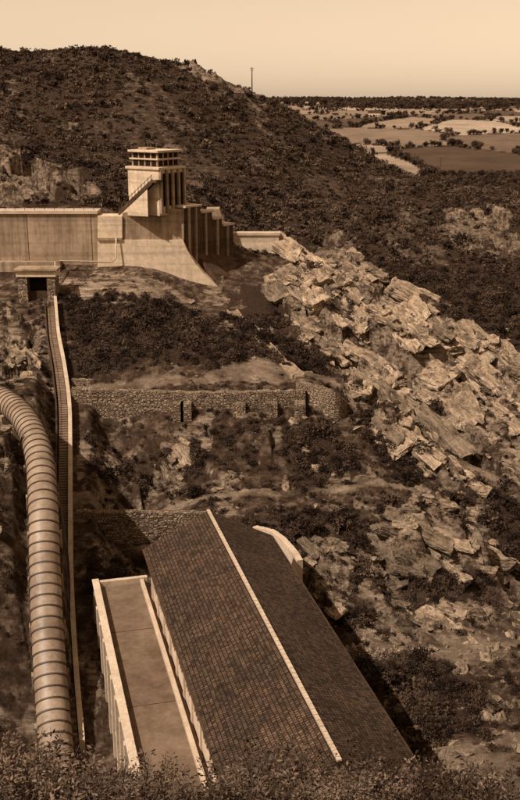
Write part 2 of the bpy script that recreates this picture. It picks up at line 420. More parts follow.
def blur(G,n=2,it=2):
    for _ in range(it):
        for ax in(0,1):
            a=sum(np.roll(G,k,ax) for k in range(-n,n+1))/(2*n+1); G=a
    return G
gm=masks(GGX.ravel(),GGY.ravel()); gr=(np.where(GGY.ravel()<430,gm[0],0)*(1-gm[1])).reshape(GGX.shape)
gr=blur(gr,1,3)
calm=np.ones(GGX.shape)
dw=np.full(GGX.shape,99.)
for p in WP[::3]: dw=np.minimum(dw,np.hypot(GGX-p[0],GGY-p[1]))
calm*=np.clip((dw-2.5)/5,0,1)
calm*=np.where(GGX<20,np.clip((np.abs(GGY-160)-2)/5,0.1,1)*np.clip((np.abs(GGY-134)-2)/4,.1,1),1)
calm*=np.where((GGX<2)&(GGY>204)&(GGY<243),np.clip((212-GGY)/8,0.05,1),1)
gr=gr*calm
def H(x,y,m=None):
    z=base(x,y)
    if m is None: m=masks(x,y)
    r,p,s=m
    cal=np.where((np.abs(x)<300)&(y<600),gs(calm,x,y),1)
    near=np.clip((y-60)/30,0,1)*np.clip((600-y)/100,0,1)
    z=z+near*(.25+.75*cal)*(fbm(x/22,y/22,6,1)*3.4*(1-p*.85)*(1-.5*(y<170)))
    z=z+np.clip((y-235)/60,0,1)*np.clip((600-y)/100,0,1)*fbm(x/60,y/80,5,71)*9
    z=z+np.where(y>470,np.clip((y-470)/300,0,1)*fbm(x/450,y/600,4,41)*(10+y*.004),0)
    rk=np.where((np.abs(x)<299)&(y<600),gs(gr,x,y),0)
    amp=np.clip((y-60)/60,.6,1.25)
    x2=x+fbm(x/5,y/5,3,14)*2.5; y2=y+fbm(x/5,y/5,3,15)*2.5
    z=z+rk*amp*(facets(x2,y2,10,11,1.1,an=2.4)*6.5+facets(x2,y2,3.8,21,1.1,an=3)*2.4+facets(x2,y2,1.3,31,1.1,an=3)*.5+strata(x,y,6,66)*3.0+strata(x,y,1.7,67)*.7)
    z=z+(y<250)*near*(1-rk)*(1-p)*fbm(x/2.2,y/2.2,4,101)*1.1*(.3+.7*cal)
    a,t=bst(x,y)
    d=np.maximum(np.maximum(-5-a,a-54),np.maximum(-16-t,t-11)); k=np.clip(1-d/5,0,1); k=k*k*(3-2*k)
    z=z*(1-k)+(-68)*k
    sel=(y>70)&(y<212)&(x<0)
    if sel.any():
        xs=x[sel];ys=y[sel]; dP=None
        for (Q,dz,r0,r1) in ((PP,2.4,2.2,1.6),(WP,1.7,2.6,3.0)):
            d2=(xs[:,None]-Q[None,:,0])**2+(ys[:,None]-Q[None,:,1])**2
            i=d2.argmin(1); d=np.sqrt(d2[np.arange(len(i)),i]); kk=np.clip(1-(d-r0)/r1,0,1); kk=kk*kk*(3-2*kk)
            if dP is None: dP=d
            else: kk=kk*np.clip((dP-2.1)/.9,0,1)
            zz=z[sel]; z[sel]=zz*(1-kk)+(Q[i,2]-dz)*kk
    return z
ys=np.concatenate([np.arange(-80,56,3.0),np.arange(56,262,.40),np.arange(262,460,.9),460*np.power(9500/460,np.linspace(0,1,230))])
tin=np.linspace(-.34,.34,580); tl=-.34-np.cumsum(np.linspace(.003,.06,40)); tt=np.r_[tl[::-1],tin,-tl]
YY,TT=np.meshgrid(ys,tt,indexing='ij'); XX=TT*(np.maximum(YY,-20)+50)
xf=XX.ravel();yf=YY.ravel()
m=masks(xf,yf); zf=H(xf,yf,m)
def fields(x,y):
    cx,cy,ci,cj,e=cell((x+fbm(x/90,y/90,3,5)*30)/85,(y+fbm(x/90,y/90,3,6)*40)/150,77)
    return h2(ci,cj,99),e
ft,fe=fields(xf,yf)
N=len(xf); nr,nc=XX.shape
me=bpy.data.meshes.new('terrain')
me.vertices.add(N); me.vertices.foreach_set('co',np.c_[xf,yf,zf].astype(np.float32).ravel())
I=np.arange(N).reshape(nr,nc); q=np.stack([I[:-1,:-1],I[:-1,1:],I[1:,1:],I[1:,:-1]],-1).reshape(-1,4)
me.loops.add(q.size); me.loops.foreach_set('vertex_index',q.ravel().astype(np.int32))
me.polygons.add(len(q)); me.polygons.foreach_set('loop_start',(np.arange(len(q))*4).astype(np.int32)); me.polygons.foreach_set('loop_total',np.full(len(q),4,np.int32))
me.update(calc_edges=True); me.validate()
ca=me.color_attributes.new('masks','FLOAT_COLOR','POINT'); ca.data.foreach_set('color',np.c_[m[0],m[1],m[2],np.ones(N)].astype(np.float32).ravel())
fk=np.clip((yf-440)/60,0,1)*(1-np.clip((zf+18-(yf-440)*.05)/8,0,1)*(yf<560))
heath=np.clip((660+fbm(xf/120,yf/120,3,19)*300-yf)/60,0,1)
fcol=np.where(fe<.04,0,ft)*(1-heath*.75)
cb=me.color_attributes.new('field','FLOAT_COLOR','POINT'); cb.data.foreach_set('color',np.c_[fk,fcol,fcol,np.ones(N)].astype(np.float32).ravel())
me.materials.append(M_ground)
ter=bpy.data.objects.new('terrain',me); S.collection.objects.link(ter)
def Hs(x,y): return float(H(np.array([float(x)]),np.array([float(y)]))[0])
# ------------------------------------------------------------------ scatter
def scatter(name,P,sc,coll,tilt=.15,rot=None,aniso=.2):
    n=len(P); me=bpy.data.meshes.new(name); me.vertices.add(n); me.vertices.foreach_set('co',np.asarray(P,np.float32).ravel())
    if rot is None: rot=np.c_[rng.uniform(-tilt,tilt,(n,2)),rng.uniform(0,6.28,n)]
    rot=rot.astype(np.float32)
    a=me.attributes.new('rot','FLOAT_VECTOR','POINT'); a.data.foreach_set('vector',rot.ravel())
    scv=(np.asarray(sc)[:,None]*rng.uniform(1-aniso,1+aniso,(n,3))).astype(np.float32)
    a=me.attributes.new('scl','FLOAT_VECTOR','POINT'); a.data.foreach_set('vector',scv.ravel())
    a=me.attributes.new('idx','INT','POINT'); a.data.foreach_set('value',rng.integers(0,len(coll.objects),n).astype(np.int32))
    me.update(); o=bpy.data.objects.new(name,me); S.collection.objects.link(o)
    g=bpy.data.node_groups.new(name+'_gn','GeometryNodeTree')
    g.interface.new_socket('Geometry',in_out='INPUT',socket_type='NodeSocketGeometry'); g.interface.new_socket('Geometry',in_out='OUTPUT',socket_type='NodeSocketGeometry')
    gi=g.nodes.new('NodeGroupInput');go=g.nodes.new('NodeGroupOutput'); ip=g.nodes.new('GeometryNodeInstanceOnPoints')
    ci=g.nodes.new('GeometryNodeCollectionInfo'); ci.inputs[0].default_value=coll; ci.inputs['Separate Children'].default_value=True; ci.inputs['Reset Children'].default_value=True
    ip.inputs['Pick Instance'].default_value=True
    g.links.new(gi.outputs[0],ip.inputs['Points']); g.links.new(ci.outputs[0],ip.inputs['Instance'])
    for nm,dt,sk in (('rot','FLOAT_VECTOR','Rotation'),('scl','FLOAT_VECTOR','Scale'),('idx','INT','Instance Index')):
        na=g.nodes.new('GeometryNodeInputNamedAttribute'); na.data_type=dt; na.inputs[0].default_value=nm
        g.links.new(na.outputs[0],ip.inputs[sk])
    g.links.new(ip.outputs[0],go.inputs[0])
    md=o.modifiers.new('instances','NODES'); md.node_group=g
    return o
def shrub_mesh(name,nl,ls,mat,h=1.0,clumps=7,trunk=0,seed=0,wide=1.0,spiky=0):
    r=np.random.default_rng(seed); V=[];Fc=[];MI=[]
    cc=[]
    for i in range(clumps):
        a=r.uniform(0,6.28); d=r.uniform(0,.75)*wide; z=trunk+h*r.uniform(.25,.85)*(1-.35*d/wide)
        cc.append((math.cos(a)*d,math.sin(a)*d,z,r.uniform(.28,.5)))
    for i in range(nl):
        cx,cy,cz,cr=cc[i%clumps]; v=r.normal(size=3); v/=np.linalg.norm(v); rad=cr*r.uniform(.55,1.12)
        if spiky and r.random()<.25: rad*=1.25; 
        p=np.array([cx+v[0]*rad,cy+v[1]*rad,max(cz+v[2]*rad*.8,.02)])
        s=ls*r.uniform(.6,1.4)
        t=r.normal(size=3)+v*.3; t/=np.linalg.norm(t); u=np.cross(t,r.normal(size=3)); u/=np.linalg.norm(u)
        b=len(V); V+=[p-t*s,p+u*s*.45,p+t*s,p-u*s*.45]; Fc.append((b,b+1,b+2,b+3)); MI.append(0)
    for (cx,cy,cz,cr) in cc:
        b=len(V); p0=np.array([0,0,-.3]) if not trunk else np.array([0,0,trunk*.6]); p1=np.array([cx,cy,cz]); w=.02+.03*trunk
        for p,ww in((p0,w*1.5),(p1,w*.5)):
            for k in range(3): V.append(p+ww*np.array([math.cos(k*2.1),math.sin(k*2.1),0]))
        for k in range(3): Fc.append((b+k,b+(k+1)%3,b+3+(k+1)%3,b+3+k)); MI.append(1)
    if trunk:
        b=len(V)
        for z,ww in((-.3,.075),(trunk*.7,.05),(trunk+.4*h,.02)):
            for k in range(6): V.append(np.array([ww*math.cos(k*1.047),ww*math.sin(k*1.047),z]))
        for j in range(2):
            for k in range(6): Fc.append((b+j*6+k,b+j*6+(k+1)%6,b+j*6+6+(k+1)%6,b+j*6+6+k)); MI.append(1)
    me=bpy.data.meshes.new(name); me.from_pydata([tuple(v) for v in V],[],Fc); me.materials.append(mat); me.materials.append(M_bark)
    me.polygons.foreach_set('material_index',MI); me.update()
    return bpy.data.objects.new(name,me)
def spray_mesh(name,nst,mat,seed):
    r=np.random.default_rng(seed); V=[];Fc=[];MI=[]
    for s in range(nst):
        a=r.uniform(0,6.28); lean=r.uniform(.05,.75); L=r.uniform(.8,1.7); p=np.array([r.uniform(-.35,.35),r.uniform(-.35,.35),0.])
        d=np.array([math.cos(a)*lean,math.sin(a)*lean,1.]); d/=np.linalg.norm(d); prev=p; n=12; w=.016
        for i in range(n):
            d=d+r.normal(size=3)*.10; d[2]+=-.02; d/=np.linalg.norm(d); q=prev+d*L/n
            b=len(V)
            for pt,ww in((prev,w*(1-i/n)+.003),(q,w*(1-(i+1)/n)+.003)):
                for k in range(3): V.append(pt+ww*np.array([math.cos(k*2.1),math.sin(k*2.1),0]))
            for k in range(3): Fc.append((b+k,b+(k+1)%3,b+3+(k+1)%3,b+3+k)); MI.append(1)
            if i>1:
                for j in range(7):
                    dirv=r.normal(size=3); dirv[2]=abs(dirv[2])*.5; dirv/=np.linalg.norm(dirv)
                    p0=prev+(q-prev)*r.random()+dirv*r.uniform(.01,.16)*(1.1-i/n*.6); ls=r.uniform(.03,.055)
                    u=np.cross(dirv,r.normal(size=3)); u/=np.linalg.norm(u)
                    b=len(V); V+=[p0,p0+dirv*ls+u*ls*.42,p0+dirv*ls*2,p0+dirv*ls-u*ls*.42]; Fc.append((b,b+1,b+2,b+3)); MI.append(0)
            prev=q
    me=bpy.data.meshes.new(name); me.from_pydata([tuple(v) for v in V],[],Fc); me.materials.append(mat); me.materials.append(M_bark)
    me.polygons.foreach_set('material_index',MI); me.update()
    return bpy.data.objects.new(name,me)
def coll(name,objs):
    c_=bpy.data.collections.new(name)
    for o in objs: c_.objects.link(o)
    return c_
Cs=coll('shrub_kinds',[shrub_mesh('shrub',220,.13,M_leaf,.9,8,seed=i,spiky=1) for i in range(5)])
Ch=coll('hill_shrub_kinds',[shrub_mesh('hill_shrub',90,.2,M_leaf2,.8,6,seed=20+i) for i in range(4)])
Ct=coll('tree_kinds',[shrub_mesh('far_tree',180,.15,M_leaf,1.0,9,trunk=.35,seed=40+i,wide=.8) for i in range(4)])
def cand(n,x0,x1,y0,y1): return rng.uniform(x0,x1,n),rng.uniform(y0,y1,n)
x,y=cand(90000,-75,100,80,243); mm=masks(x,y); a,t=bst(x,y)
clear=(a>-4)&(a<60)&(t>-17)&(t<10)
d=np.sqrt(((x[:,None]-PP[None,::3,0])**2+(y[:,None]-PP[None,::3,1])**2).min(1))
d2=np.sqrt(((x[:,None]-WP[None,::3,0])**2+(y[:,None]-WP[None,::3,1])**2).min(1))
dens=np.where(mm[2]>.5,.34,np.where(mm[0]>.5,.10,.13))*(mm[1]<.3)
k=(rng.random(len(x))<dens)&~clear&(d>3.0)&(d2>2.8)&~((y>205)&(x<8)&(y>214))
x,y=x[k],y[k]; mk=(mm[0][k],mm[1][k],mm[2][k]); z=H(x,y,mk)
sc=np.where(mk[2]>.5,rng.uniform(.4,1.2,len(x))+(rng.random(len(x))<.10)*rng.uniform(.4,1.3,len(x)),rng.uniform(.25,.9,len(x)))
scatter('scrub_undergrowth',np.c_[x,y,z-.15],sc,Cs); print('scrub',len(x))
x,y=cand(66000,-190,190,243,455); mm=masks(x,y)
k=(rng.random(len(x))<np.where(mm[2]>.6,.40,np.where(mm[2]>.3,.18,.10))*(1-.7*mm[0]))
x,y=x[k],y[k]; z=H(x,y,(mm[0][k],mm[1][k],mm[2][k]))
scatter('hillside_scrub',np.c_[x,y,z-.2],rng.uniform(.5,1.5,len(x))+(rng.random(len(x))<.1)*rng.uniform(.5,1.8,len(x)),Ch); print('hill',len(x))
x,y=rng.uniform(-.1,.36,90000),460*np.power(5500/460,rng.uniform(0,1,90000)); x=x*(y+50)
ft,fe=fields(x,y); wood=fbm(x/200,y/400,3,88)
heath=np.clip((660+fbm(x/120,y/120,3,19)*300-y)/60,0,1)
k=((fe<.035)&(rng.random(len(x))<.5))|((wood>.26)&(rng.random(len(x))<.25))|((y>2400)&(rng.random(len(x))<.13))|((heath>.5)&(rng.random(len(x))<.35))
x,y=x[k],y[k]; he=heath[k]
scatter('hedgerow_trees',np.c_[x,y,H(x,y)-.5],np.where(he>.5,rng.uniform(1.2,2.6,len(x)),rng.uniform(1.6,4.2,len(x)))*(1+(y>1500)*.9),Ct); print('far',len(x))
P=[];Q=[]
for PG,nn,s0,s1 in ((SCRUB[5],80,.8,2.0),(SCRUB[8],120,.8,1.8),(SCRUB[7],30,1,2)):
    lo=PG.min(0);hi=PG.max(0); cnt=0
    while cnt<nn:
        px,py=rng.uniform(lo[0],hi[0]),rng.uniform(lo[1],hi[1]); cnt+=1
        aa,tt_=bst(px,py)
        if -4<aa<60 and -17<tt_<10.2: continue
        if pip(PG,np.array([px]),np.array([py]))[0] and np.sqrt(((PP[:,:2]-[px,py])**2).sum(1)).min()>4:
            P.append((px,py,Hs(px,py)-.2)); Q.append(rng.uniform(s0,s1))
Cm=coll('bush_kinds',[shrub_mesh('bush',900,.075,M_leaf,1.0,11,seed=70+i,spiky=1) for i in range(4)])
scatter('valley_bushes',P,Q,Cm)
Cf=coll('foreground_kinds',[spray_mesh('near_shrub',30,M_leaff,60+i) for i in range(4)])
P=[];Q=[]
for i in range(330):
    px=rng.uniform(-14,6.9); py=rng.uniform(25,35); z=Hs(px,py); sc=rng.uniform(.9,1.5)*(1+.06*max(0,py-30))
    P.append((px,py,z-.2)); Q.append(sc*(1.30+.28*math.sin(px*1.3+1)+.22*math.sin(px*3.1)))
scatter('foreground_shrubs',P,Q,Cf,.2)
# ------------------------------------------------------------------ boulders and granite outcrop
def hull(name,pts,mat,rough=0,seed=0,cuts=3):
    bm=bmesh.new()
    for v in pts: bm.verts.new(v)
    bmesh.ops.convex_hull(bm,input=bm.verts[:])
    for v in [v for v in bm.verts if not v.link_faces]: bm.verts.remove(v)
    if rough:
        bmesh.ops.triangulate(bm,faces=bm.faces[:])
        for _ in range(2):
            bmesh.ops.subdivide_edges(bm,edges=bm.edges[:],cuts=cuts-1,use_grid_fill=True)
        bmesh.ops.triangulate(bm,faces=bm.faces[:])
        bm.normal_update(); off=Vector((seed*3.7,seed*1.3,0)); mv=[]
        for v in bm.verts:
            p=v.co; q=p+off
            lay=p.z*3.0+p.y*.9+mnoise.noise(q*.6)*.6; fl=math.floor(lay); fr=lay-fl
            hsh=mnoise.noise(Vector((fl*7.31+seed,fl*3.1,math.floor(p.x*.9+fl*.6)*2.7)))
            d=hsh*.34-.10*(fr<.18)+mnoise.noise(q*1.6)*.12+mnoise.noise(q*6)*.03
            mv.append((v,v.normal.copy()*d*rough))
        for v,dd in mv: v.co+=dd
    me=bpy.data.meshes.new(name); bm.to_mesh(me); bm.free(); me.materials.append(mat)
    return bpy.data.objects.new(name,me)
def boulder(seed):
    r=np.random.default_rng(seed); P=[]
    for i in range(14):
        v=r.normal(size=3); v/=np.linalg.norm(v); P.append(v*[1,.7,.5]*r.uniform(.8,1.1))
    return hull('boulder',P,M_boulder)
def block(seed):
    r=np.random.default_rng(seed); P=[]
    L,Wd,Hh=r.uniform(1.7,2.8),r.uniform(.65,1.05),r.uniform(.55,.9)
    for sx_ in(-1,1):
        for sy_ in(-1,1):
            for sz_ in(-1,1):
                P.append([sx_*L*r.uniform(.5,1.05)+sz_*.3,sy_*Wd*r.uniform(.5,1.05),sz_*Hh*r.uniform(.5,1.05)])
    for i in range(7):
        v=r.normal(size=3); v/=np.linalg.norm(v); P.append([v[0]*L,v[1]*Wd*1.15,v[2]*Hh*1.15])
    return hull('granite_outcrop_piece',P,M_block,rough=1.0,seed=seed%50)
Cb=coll('boulder_kinds',[boulder(i) for i in range(7)])
Ck=coll('block_kinds',[block(200+i) for i in range(14)])
x,y=cand(50000,-45,75,76,240); mm=masks(x,y); a,t=bst(x,y)
cl=fbm(x/7,y/7,3,120)
k=(rng.random(len(x))<np.where(y<128,.40*(cl>-.12),np.where(mm[0]>.5,.09,.05)))&~((a>-4)&(a<60)&(t>-17)&(t<10))&~((x<-18)&(y<175))
x,y=x[k],y[k]; z=H(x,y,(mm[0][k],mm[1][k],mm[2][k]))
scatter('rock_debris',np.c_[x,y,z],np.clip(rng.pareto(2.2,len(x))*.27+.13,.13,1.3),Cb,.7); print('boulders',len(x))
x,y=cand(60000,-45,110,92,250); mm=masks(x,y); a,t=bst(x,y)
g_=gs(gr,x,y); cl=fbm(x/12,y/12,4,140)
k=(g_>.40)&(mm[0]>.5)&(rng.random(len(x))<np.where(cl>-.06,.20,.08))&~((a>-4)&(a<60)&(t>-17)&(t<10))&~((x<-10)&(y>200))
x,y=x[k],y[k]; z=H(x,y,(mm[0][k],mm[1][k],mm[2][k])); n_=len(x)
sc=np.clip(rng.pareto(1.6,n_)*.5+.42,.38,2.7)*np.where(x<0,.6,1)*np.where(y<150,.50,1)
reg=(y<150)
rot=np.c_[rng.normal(.42,.16,n_),rng.normal(.30,.13,n_)-reg*.25*rng.random(n_),BED+rng.normal(0,.15,n_)+reg*rng.normal(.35,.4,n_)]
scatter('granite_outcrop',np.c_[x,y,z-sc*.42],sc,Ck,rot=rot,aniso=.3); print('blocks',n_)
# ------------------------------------------------------------------ powerhouse
B=BFr; ph=empty('powerhouse')
Ln=50; hw=8.0; ez=-52.2; rz=-48.0
B.box('walls',.6,Ln-.6,-hw+.7,hw-.7,-70,ez-.1,M_white,ph)
for nm,a0 in(('gable_far',.6),('gable_near',Ln-.9)):
    B.prismt(nm,[(-hw+.75,ez-.1),(hw-.75,ez-.1),(0,rz-.3)],a0,a0+.3,M_white,ph)
def slopeslab(nm,t0,z0,t1,z1,th):
    na,nt_=100,16; V=[];Fc=[]
    for i in range(na+1):
        for j in range(nt_+1):
            f=j/nt_; sag=-.07*math.sin(math.pi*f)*(.6+.4*math.sin(i*.37)) + random.uniform(-.018,.018)
            V.append(B.L(Ln*i/na,t0+(t1-t0)*f,z0+(z1-z0)*f+sag))
    for i in range(na):
        for j in range(nt_):
            b=i*(nt_+1)+j; Fc.append((b,b+1,b+nt_+2,b+nt_+1))
    sl=(z1-z0)/(t1-t0); nn=(-sl*B.p[0],-sl*B.p[1],1)
    obj(nm,V,Fc,M_roof,ph,uvn=nn)
    v=[B.L(0,t0,z0),B.L(Ln,t0,z0),B.L(Ln,t1,z1),B.L(0,t1,z1)]
    v=[(p[0],p[1],p[2]-th-.12) for p in v]+[(p[0],p[1],p[2]-.12) for p in v]
    obj(nm+'_boarding',v,BF,M_wood,ph)
slopeslab('roof_slope_left',-hw,ez,0,rz,.2); slopeslab('roof_slope_right',hw,ez,0,rz,.2)
lst=[]
for i in range(125):
    lst.append((B,i*.4,i*.4+.36,-.19,.19,rz-.08,rz+.08+.02*(i%2)+random.uniform(0,.02)))
boxes('ridge_tiles',lst,M_trim,ph)
boxes('gutters',[(B,0,Ln,-hw-.2,-hw-.02,ez-.3,ez-.1),(B,0,Ln,hw+.02,hw+.2,ez-.3,ez-.1)],M_conc_d,ph)
wl=[];pl=[];rl=[]
for i in range(11):
    a=2.2+i*4.3
    wl.append((B,a+.9,a+3.2,-hw+.62,-hw+.72,-56.0,-54.6)); wl.append((B,a+.9,a+3.2,hw-.72,hw-.62,-62,-54))
    pl.append((B,a-.45,a+.15,-hw+.5,-hw+.7,-70,ez-.35)); pl.append((B,a-.45,a+.15,hw-.7,hw-.3,-70,ez-.35))
    for k in range(3): rl.append((B,a+.9+k*.74+.36,a+.9+k*.74+.44,-hw+.55,-hw+.61,-56.0,-54.6))
boxes('windows',wl,M_dark,ph); boxes('pilasters',pl,M_white,ph); boxes('window_bars',rl,M_white,ph)
boxes('roof_edge_band',[(B,.3,Ln-.3,-hw+.15,-hw+.49,ez-1.1,ez-.42)],M_trim,ph)
an=empty('flat_roofed_annex')
a0,a1=-3,48; t0,t1=-14.1,-7.4; fz=-58
B.box('body',a0+.3,a1-.3,t0+.35,t1,-70,fz-.25,M_conc,an)
B.box('terrace_roof',a0+.62,a1-.6,t0+.62,t1-.05,fz-.25,fz,M_terr,an)
B.box('parapet_left',a0,a1,t0,t0+.6,fz-.6,fz+.75,M_trim,an)
B.box('parapet_far',a0,a0+.6,t0+.62,t1,fz-.6,fz+.75,M_trim,an)
B.box('inner_kerb',a0+.62,a1,t1-.95,t1-.5,fz+.004,fz+.6,M_trim,an)
B.box('coping',a0-.12,a1,t0-.14,t0+.7,fz+.755,fz+.93,M_white,an)
wl=[];pl=[];sl=[]
for i in range(13):
    a=a0+.6+i*3.9
    pl.append((B,a-.4,a+.4,t0-.12,t0+.34,-70,fz-.62))
    wl.append((B,a+.9,a+3.1,t0+.27,t0+.345,-64.8,fz-1.2))
    sl.append((B,a+.7,a+3.3,t0+.05,t0+.34,-65.1,-64.85))
    sl.append((B,a+1.96,a+2.05,t0+.2,t0+.265,-64.8,fz-1.2)); sl.append((B,a+.9,a+3.1,t0+.2,t0+.262,-61.8,-61.7))
boxes('pilasters',pl,M_white,an); boxes('windows',wl,M_dark,an); boxes('sills_and_bars',sl,M_white,an)
jl=[(B,a0+12,a0+12.08,t0+.7,t1-1.0,fz+.004,fz+.02),(B,a0+27,a0+27.08,t0+.7,t1-1.0,fz+.004,fz+.02)]
boxes('roof_seams',jl,M_conc_d,an)
# ------------------------------------------------------------------ penstock
pe=empty('penstock'); R=1.85
pp=np.array(catmull(pipeP,40)); seg=np.r_[0,np.cumsum(np.linalg.norm(np.diff(pp,axis=0),axis=1))]
Lp=seg[-1]; ss=np.arange(0,Lp,.5); fine=np.c_[[np.interp(ss,seg,pp[:,i]) for i in range(3)]].T
tube('pipe_shell',fine,R,M_steel,pe,36)
def at(s): return np.array([np.interp(s,seg,pp[:,i]) for i in range(3)])
bi=0; s=0.6
while s<Lp-1:
    P4=[at(s-.11),at(s-.09),at(s+.09),at(s+.11)]
    tube('band_%d'%bi,P4,[R-.02,R+.10,R+.10,R-.02],M_band,pe,36,smooth=False); bi+=1; s+=1.4
sd=[];s=3
while s<Lp-1:
    p=at(s); q=at(s+.3)-p; f=Fr(p[0],p[1],q[0],q[1]); sd.append((f,-.5,.5,-2.1,2.1,p[2]-4,p[2]-.9)); s+=6
boxes('saddles',sd,M_conc,pe)
wp=catmull(wallP,8)
sw=empty('stairway_wall'); 
wz=[np.array([p[0],p[1],p[2]]) for p in wp]
ribbon('coping_wall',wz,.6,4.5,M_trim,sw)
st=[]
for i in range(len(wz)-1):
    a=wz[i];b=wz[i+1]; n=max(1,int(np.linalg.norm(b-a)/.55))
    f=Fr(a[0],a[1],b[0]-a[0],b[1]-a[1]); l=math.hypot(b[0]-a[0],b[1]-a[1])
    for k in range(n):
        z=a[2]+(b[2]-a[2])*(k/n)-.9
        st.append((f,l*k/n,l*(k+1)/n-.03,-1.75,-.40,z-.8,z) )
M_step=m_simple('worn_steps',.16,.30,.5,.3,.05)
ss_=empty('hillside_steps'); boxes('treads',st,M_step,ss_)
rp=[p+np.array([-2.1,-.5,-.7]) for p in wz]
ribbon('outer_string',rp,.25,2.5,M_conc_d,ss_)
boxes('rail_posts',[(XY,p[0]-.04,p[0]+.04,p[1]-.04,p[1]+.04,p[2]-.1,p[2]+1.0) for p in rp[::2]],M_wood,ss_)
tube('handrail',[p+np.array([0,0,1.0]) for p in rp],.05,M_wood,ss_,6)
# ------------------------------------------------------------------ dam and crest buildings
dam=empty('concrete_dam')
def zx(u,v,Y): p=W(u,v,Y); return (p[0],p[2])
XY.prism('crest_wall_left',[zx(-250,214,225),zx(97,214,225),zx(97,275,225),zx(97,300,225),zx(-250,300,225)],225,230,M_conc,dam)
XY.prism('crest_coping',[zx(-250,211,224.6),zx(97,211,224.6),zx(97,214,224.6),zx(-250,214,224.6)],224.6,230.3,M_trim,dam)
XY.prism('foot_ledge',[zx(-250,262,223),zx(60,262,223),zx(60,300,223),zx(-250,300,223)],223,224.9,M_conc,dam)
XY.prism('abutment_wall',[zx(97.3,216,224),zx(122,216,224),zx(122,240,224),zx(183,240,224),zx(187,250,224),zx(194,262,224),zx(205,275,224),zx(217,286,224),zx(231,296,224),zx(231,330,224),zx(97.3,330,224)],224.05,229,M_conc_l,dam)
XY.prism('abutment_string_course',[zx(97.3,238,223.7),zx(122,238,223.7),zx(122,240.5,223.7),zx(97.3,240.5,223.7)],223.7,224.04,M_conc,dam)
jn=[(XY,-95+i*14.3,-94.88+i*14.3,224.96,224.995,-36.2,-24.2) for i in range(5)]
boxes('wall_joints',jn,M_conc_d,dam)
pr=[(XY,-90+i*2.2,-90+i*2.2+.1,226.0,226.1,-23.7,-22.4) for i in range(25)]
pr.append((XY,-90,-36,225.98,226.12,-22.4,-22.28))
boxes('crest_railing',pr,M_conc_d,dam)
XY.prism('valve_block',[zx(122.3,213,224.5),zx(150,209,224.5),zx(184,209,224.5),zx(184,239.8,224.5),zx(122.3,239.8,224.5)],224.5,236,M_conc,dam)
f2=Fr(*W(184,225,224.6)[:2],.62,.78)
zt=W(184,208,224.6)[2]
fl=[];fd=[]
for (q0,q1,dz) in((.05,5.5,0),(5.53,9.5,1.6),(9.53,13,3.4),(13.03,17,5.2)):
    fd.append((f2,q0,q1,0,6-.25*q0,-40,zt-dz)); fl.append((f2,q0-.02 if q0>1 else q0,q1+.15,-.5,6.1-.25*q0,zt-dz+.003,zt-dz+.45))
boxes('stepped_flank',fd,M_conc_d,dam); boxes('step_slabs',fl,M_trim,dam)  # flank's dark tone paints in the shade of its side away from the sun
boxes('flank_buttresses',[(f2,q,q+.55,-.45,-.01,-36,zt-dz-.02) for q,dz in((1.2,0),(3.4,0),(6.8,1.6),(10.8,3.4),(14.4,5.2))],M_conc,dam)
v=[W(186,240,229.2),W(232,240,246),W(270,285,236),W(231,297,224.3),W(186,300,229.2),W(232,330,246),W(270,330,236),W(231,340,224.3)]
obj('spillway_face',v,BF,M_conc_d,dam)  # shadow on this sun-averted face is put into its dark colour
XY.prism('pier',[zx(206,209,243),zx(219,209,243),zx(228,236,243),zx(228,262,243),zx(206,262,243)],243,248,M_conc,dam)
XY.prism('far_training_wall',[zx(226,235,246),zx(279,235,246),zx(277,279,246),zx(262,279,246),zx(226,255,246)],246.3,249,M_conc_l,dam)
XY.prism('far_coping',[zx(224,233,246),zx(280,233,246),zx(280,235.5,246),zx(224,235.5,246)],246,249.3,M_trim,dam)
# tower
tw=empty('valve_tower')
cx,cy,_=W(159,190,222)
T=Fr(cx,cy,-math.cos(math.radians(35)),math.sin(math.radians(35)))
sg=-1
def tb(nm,a0,a1,d0,d1,z0,z1,mat,bev=.03):
    return T.box(nm,a0,a1,min(sg*d0,sg*d1),max(sg*d0,sg*d1),z0,z1,mat,tw,bev)
z_=lambda v:slope(v)*222
tb('body',0,9,0,8.6,z_(216),z_(170),M_conc_l)
tb('cornice',-.35,9.4,-.35,9,z_(170)+.003,z_(167.5),M_white)
tb('upper_room',.9,8.4,.8,8,z_(167.5)+.003,z_(153),M_conc)
tb('mid_slab',.5,8.8,.4,8.4,z_(160.5),z_(159),M_white)
tb('roof_slab',.3,9.0,.2,8.6,z_(153)+.003,z_(150.8),M_white)
tb('roof_turret',5,7.5,2,5,z_(150.8)+.003,z_(148.6),M_conc)
o=[]
def tbl(a0,a1,d0,d1,z0,z1): o.append((T,a0,a1,min(sg*d0,sg*d1),max(sg*d0,sg*d1),z0,z1))
for i in range(4):
    for (v0,v1) in((166.6,161.3),(158.6,154)):
        tbl(1.3+i*1.75,2.6+i*1.75,.73,.8-.003,z_(v0),z_(v1))
        tbl(.83,.897,1.2+i*1.7,2.4+i*1.7,z_(v0),z_(v1))
for i in range(4): tbl(-.07,-.003,.75+i*2.0,2.1+i*2.0,z_(207),z_(174))
boxes('window_openings',o,M_dark,tw)
o=[]
for i in range(5): tbl(-.6,-.003,.05+i*2.0,.6+i*2.0,z_(214),z_(170.3))
boxes('piers',o,M_conc,tw)
o=[]
for i in range(24):
    tbl(.1+i*.42,.1+(i+1)*.42-.02,-2.0,-.2,z_(180)-i*.31-.5,z_(180)-i*.31)
boxes('stair_steps',o,M_conc_d,tw)
o=[]
